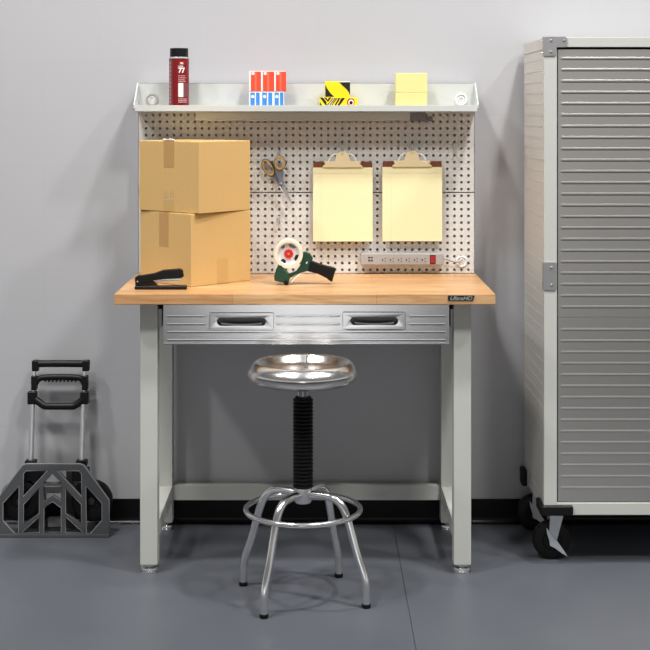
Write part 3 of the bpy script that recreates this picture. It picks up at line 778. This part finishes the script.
m.text('77', .0245, lambda v: f1(Vector((v.x*.92, v.y+zz(72.6), v.z+.0006))), .0002, .0012)
m.build('lettering', wl, can)
m = MB()
for v, a1 in ((75.4, .75), (77.4, .9), (79.4, .7), (81, .8)):
    f2 = wrap(.02)
    for s_ in range(6):
        x0_, x1_ = r*(a1*s_/6), r*(a1*(s_+.7)/6)
        vs = [m.bm.verts.new(f2(Vector((x_, z_, .0004)))) for x_, z_ in ((x0_, zz(v+.8)), (x1_, zz(v+.8)), (x1_, zz(v)), (x0_, zz(v)))]
        m.bm.faces.new(vs)
for v in (98.4, 100, 101.6):
    for s_ in range(7):
        x0_, x1_ = r*(.95*s_/7), r*(.95*(s_+.75)/7)
        vs = [m.bm.verts.new(wrap(.02)(Vector((x_, z_, .0004)))) for x_, z_ in ((x0_, zz(v+1)), (x1_, zz(v+1)), (x1_, zz(v)), (x0_, zz(v)))]
        m.bm.faces.new(vs)
m.build('fine_print', pm('print_pink', rgb(225, 170, 168), .5), can)
m = MB()
for i in range(11):
    v = 62+i*3.9
    vs = [m.bm.verts.new(wrap(-1.05)(Vector((x_, z_, .0006)))) for x_, z_ in ((0, zz(v+2.4)), (.007, zz(v+2.4)), (.007, zz(v)), (0, zz(v)))]
    m.bm.faces.new(vs)
m.build('side_print', pm('print_grey', rgb(176, 140, 138), .5), can)

# red cartons over blue cartons
D = 5.03; yf = Y(D); dep = .055
def ubox(name, u0, u1, v0, v1, main, stripes, dots, label, group, zoff=0, dy=0):
    x0, x1 = X(u0, D), X(u1, D); z0 = Z(v1, D) if zoff is None else zoff; z1 = Z(v0, D)
    o = thing(name, label, 'box', ((x0+x1)/2, yf+dep/2+dy, z0), group)
    MB().box(x0+.0004, x1-.0004, yf+dy, yf+dep+dy, z0, z1, .0008, 1).build('carton', main, o)
    for a, b_, mt in stripes:
        MB().box(x0+(x1-x0)*a, x0+(x1-x0)*b_, yf+dy-.0003, yf+dy+.0004, z0+.001, z1-.001).build('stripe', mt, o)
    for a, fz in dots:
        cx_ = x0+(x1-x0)*a; cz_ = z0+(z1-z0)*fz
        MB().plate([ell(cx_, cz_, .0058, .0058, 0, 16)], yf+dy-.0008, yf+dy+.0002, 0).build('mark', whitec, o)
    MB().box(x0+.0006, x1-.0006, yf+dy-.0004, yf+dy+.0004, z1-.004, z1-.0008).build('top_edge', whitec, o)
    return z1
zb1 = None
for i, (u0, u1) in enumerate(((249.0, 260.6), (260.6, 273.3), (273.3, 284.3))):
    zb1 = ubox('blue_carton', u0, u1, 91.4, 105, bluep, [(.0, .12, whitec), (.50, .60, whitec), (.92, 1, whitec)], [(.32, .74)], ('left', 'middle', 'right')[i]+' of three blue and white small cartons in the lower row on the shelf', 'blue cartons on the shelf', SZ)
for i, (u0, u1) in enumerate(((249.2, 261.0), (261.0, 274.2), (274.2, 286.0))):
    ubox('red_carton', u0, u1, 70.6, 91.3, redp, [(.0, .14, whitec), (.46, .62, redl)], [(.32, .86)], ('left', 'middle', 'right')[i]+' of three red and white small cartons stacked on the blue ones', 'red cartons on the shelf', zb1+.0005, -.001)

# hazard-striped boxes
D = 5.03
x0, x1, z0, z1 = X(319.3, D), X(357.6, D), SZ, Z(97.3, D)
hb_ = thing('hazard_tape_box', 'flat yellow and black striped box lying on the shelf under another', 'box', ((x0+x1)/2, yf+.03, SZ), 'hazard tape boxes on the shelf')
MB().box(x0, x1, yf, yf+.06, z0, z1, .001, 1).build('carton', yelc, hb_)
def hp(pts): return [(X(310+a*60/650, D), Z(65+b_*55/596, D)) for a, b_ in pts]
for p in ([(108, 352), (140, 352), (178, 400), (182, 438), (172, 438)], [(150, 352), (176, 352), (192, 378), (204, 352), (232, 352), (196, 400)], [(246, 356), (282, 356), (214, 440), (180, 440)], [(290, 356), (300, 356), (238, 440), (226, 440)], [(310, 356), (330, 356), (282, 440), (262, 440)], [(342, 356), (380, 356), (320, 440), (296, 440)], [(108, 400), (128, 436), (118, 440), (106, 440)]):
    MB().plate([hp(p)], yf-.0005, yf+.0002, 0).build('black_stripe', blackc, hb_)
MB().plate([hp([(258, 356), (268, 356), (206, 436), (196, 436)])], yf-.0007, yf, 0).build('white_stripe', whitec, hb_)
x, z = hp([(442, 402)])[0]
MB().plate([ell(x, z, 42*.0923*D/F, 42*.0923*D/F)], yf-.0006, yf+.0002, 0).build('round_mark', redhub, hb_)
MB().plate([ell(x+.001, z-.001, 30*.0923*D/F, 31*.0923*D/F)], yf-.0010, yf, 0).build('round_mark', whitec, hb_)
MB().plate([ell(x+.001, z-.002, 18*.0923*D/F, 20*.0923*D/F)], yf-.0014, yf, 0).build('round_mark', blackc, hb_)
x0, x1, z0b, z1b = X(325, D), X(350, D), z1+.0005, Z(81.3, D)
hb2 = thing('hazard_tape_box', 'square yellow box with black corners stacked on the flat striped box', 'box', ((x0+x1)/2, yf+.03, z0b), 'hazard tape boxes on the shelf')
MB().box(x0, x1, yf+.003, yf+.058, z0b, z1b, .001, 1).build('carton', yelc, hb2)
MB().plate([hp([(312, 182), (434, 182), (434, 330), (420, 296), (396, 262), (356, 226)])], yf+.0024, yf+.0032, 0).build('black_corner', blackc, hb2)
MB().plate([hp([(166, 215), (186, 254), (218, 300), (262, 344), (166, 344)])], yf+.0024, yf+.0032, 0).build('black_corner', blackc, hb2)
MB().box(x0+(x1-x0)*.55, x1, yf+.0022, yf+.0034, z1b-.0032, z1b-.0004).build('white_edge', whitec, hb2)

# sticky note blocks
D = 5.03
x0, x1 = X(395.8, D), X(427, D)
zm = Z(92.7, D)
for z0, z1, lab, dx in ((SZ, zm, 'lower block of pale yellow sticky notes standing on the shelf', 0), (zm+.0004, Z(73.2, D), 'upper block of pale yellow sticky notes stacked on another block', .0006)):
    tag(MB().box(x0+dx, x1+dx, yf, yf+.062, z0, z1, .001, 1).build('sticky_note_block', sticky), lab, 'sticky notes', 'sticky note blocks on the shelf')
